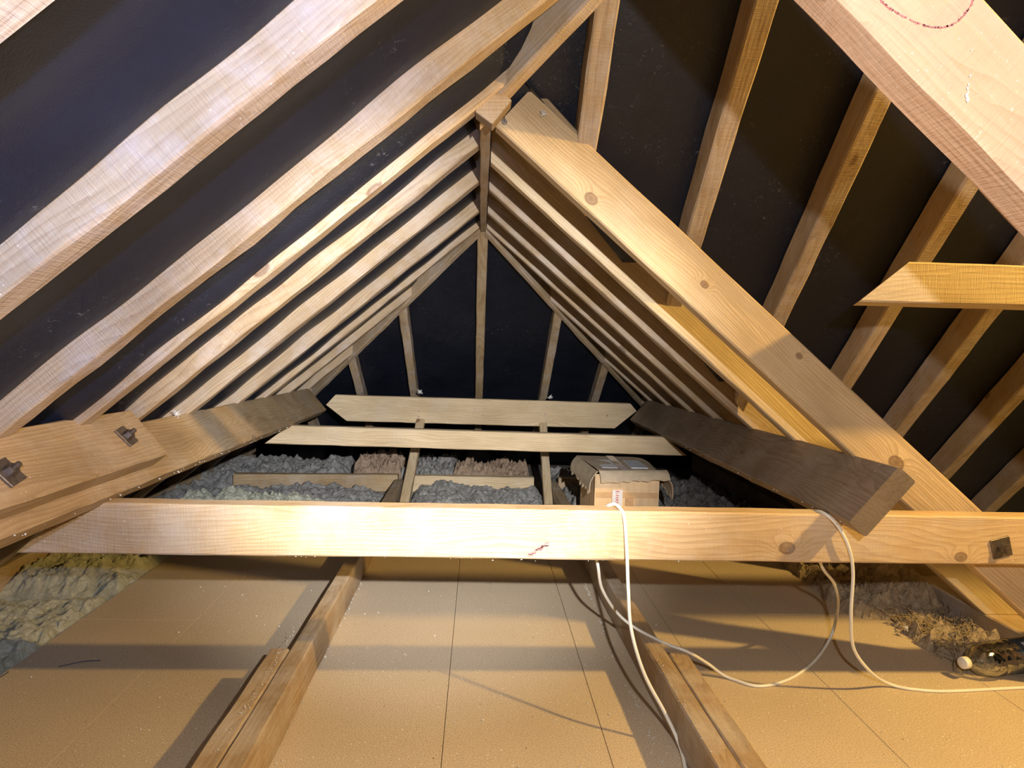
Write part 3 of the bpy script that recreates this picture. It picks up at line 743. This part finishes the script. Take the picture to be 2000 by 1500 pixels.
def lathe(name, prof, mat, parent, seg=40, thick=None):
    bm = bmesh.new(); rings = [[bm.verts.new((x, r * math.cos(2 * math.pi * k / seg), r * math.sin(2 * math.pi * k / seg))) for k in range(seg)] for x, r in prof]
    for i in range(len(rings) - 1):
        for k in range(seg): bm.faces.new((rings[i][k], rings[i][(k + 1) % seg], rings[i + 1][(k + 1) % seg], rings[i + 1][k]))
    bm.faces.new(rings[0][::-1]); bm.faces.new(rings[-1]); bmesh.ops.recalc_face_normals(bm, faces=bm.faces)
    o = from_bm(name, bm, mat, None, True); o.parent = parent
    if thick: md = o.modifiers.new('wall', 'SOLIDIFY'); md.thickness = thick; md.offset = -1
    return o
Rb = .041
prof = [(.008, .0125), (.018, .0125), (.022, .0155), (.028, .022), (.04, .031), (.055, .0375), (.075, .0405), (.088, Rb), (.096, .0385), (.104, Rb), (.118, .039), (.128, Rb), (.20, Rb), (.21, .039), (.222, Rb), (.236, .039), (.25, Rb), (.28, .040), (.292, .034), (.295, .022)]
lathe('bottle_body', prof, pet(), bot, thick=.0008)
lathe('cap', [(-.007, .0125), (-.006, .0138), (-.004, .0142), (.008, .0144)], simple('white plastic', (.82, .82, .80), .4), bot)
lathe('label', [(.150, .0415), (.152, .0418), (.212, .0418), (.214, .0415)], NAVY, bot)
bm = bmesh.new()
for k in range(3): bmbox(bm, (.165 + k * .007, -.008, .0412), (.169 + k * .007, .008, .0424))
o = from_bm('label_print', bm, WHITE, None); o.parent = bot
bot.location = (1.205, 1.53, Rb + .0035); bot.rotation_euler = (math.radians(30), 0, math.radians(14))

# ------------------------------------------------------------------ crumbs and fluff
rs = random.Random(11)
def crumbs(name, pts, mat, lab, rmin, rmax):
    bm = bmesh.new()
    for p in pts:
        r = rs.uniform(rmin, rmax)
        bmesh.ops.create_icosphere(bm, subdivisions=1, radius=r, matrix=Matrix.Translation(p) @ Matrix.Rotation(rs.uniform(0, 3), 4, 'Z') @ Matrix.Diagonal((rs.uniform(.6, 1.5), rs.uniform(.5, 1), rs.uniform(.4, .9), 1)))
    tag(from_bm(name, bm, mat), lab, 'crumbs', None, 'stuff')
pts = []
for k in range(300):
    s = rs.random()
    y = 1.15 + 1.3 * s
    pts.append(Vector((-.379 + abs(rs.gauss(0, .005)), y, .002)))
for k in range(150): pts.append(Vector((.372 - abs(rs.gauss(0, .006)), 1.2 + 1.2 * rs.random(), .002)))
for k in range(160):
    x = rs.uniform(-1.05, 1.1); y = rs.uniform(1.15, 2.3)
    if -.48 < x < -.37 or .36 < x < .48: continue
    pts.append(Vector((x, y, .0015)))
crumbs('insulation_crumbs', pts, TUFT, 'white crumbs scattered on the floor boards and along the floor timbers', .0009, .0026)
pts = [Vector((-.426 + rs.gauss(0, .004), 1.1 + .5 * rs.random(), .0945)) for k in range(60)] + [Vector((.421 + rs.gauss(0, .004), 1.1 + .5 * rs.random(), .0945)) for k in range(50)]
crumbs('insulation_crumbs', pts, TUFT, 'white crumbs on top of the doubled floor timbers', .0007, .002)
def fluff(name, p, r, lab, n=16):
    bm = bmesh.new(); p = Vector(p)
    for k in range(n):
        d = Vector((rs.gauss(0, 1), rs.gauss(0, 1), rs.gauss(0, 1))).normalized()
        tube(bm, [p, p + d * r * .5 + Vector((0, 0, rs.uniform(-.2, .2) * r)), p + d * r * rs.uniform(.7, 1.1)], lambda u: r * .13 * (1 - .7 * u), 4)
    bmesh.ops.create_icosphere(bm, subdivisions=2, radius=r * .45, matrix=Matrix.Translation(p))
    tag(from_bm(name, bm, TUFT), lab, 'fluff')
fluff('fluff_tuft', onplane(1061, 222, (0, 1.455, 0), (0, 1, 0)), .010, 'white fluff tuft on the top edge of the big pale rafter')
fluff('fluff_tuft', onplane(1078, 234, (0, 1.47, 0), (0, 1, 0)), .006, 'smaller fluff speck just right of the tuft on the big rafter')
fluff('fluff_tuft', onplane(345, 808, pl(1.9) + slL * .004, slL), .014, 'white fluff tuft on the top edge of the left purlin')
fluff('fluff_tuft', onplane(1770, 1226, (0, 0, .03), (0, 0, 1)), .011, 'white fluff lump in front of the brown wool')
fluff('fluff_tuft', onplane(1075, 775, (0, 3.68, 0), (0, 1, 0)), .018, 'white fluff over the right hanger top')
fluff('fluff_tuft', onplane(820, 765, (0, 3.68, 0), (0, 1, 0)), .020, 'white fluff on the far tie beam by the left hanger')
# specks hanging from lower edges
pts = []
for k in range(46):
    y = rs.uniform(1.05, 2.9); q = pl(y) + nL * .153 - slL * rs.uniform(.0, .02); pts.append(q + Vector((0, 0, -rs.uniform(0, .006))))
for k in range(26): pts.append(Vector((rs.uniform(-.8, .6), BY0 + rs.uniform(0, .01), BZ0 - rs.uniform(.001, .006))))
for k in range(22):
    y = rs.uniform(1.32, 2.6); pts.append(pr(y) + nR * .155 + Vector((0, 0, -rs.uniform(0, .005))))
crumbs('hanging_specks', pts, TUFT, 'white specks clinging to the lower edges of purlins and front cross beam', .0009, .0026)
# twigs on the floor
for (a, b, lab) in (((115, 1302), (196, 1290), 'thin dark straw on the floor at the lower left'), ((0, 1323), (16, 1312), 'small dark curl at the left edge of the floor')):
    A = onplane(*a, (0, 0, .0015), (0, 0, 1)); B = onplane(*b, (0, 0, .0015), (0, 0, 1)); mid = A.lerp(B, .5) + Vector((.004, .006, .002))
    bm = bmesh.new(); tube(bm, catmull([A, mid, B], 6), .0012, 6); tag(from_bm('straw', bm, BLACK, None, True), lab, 'straw')
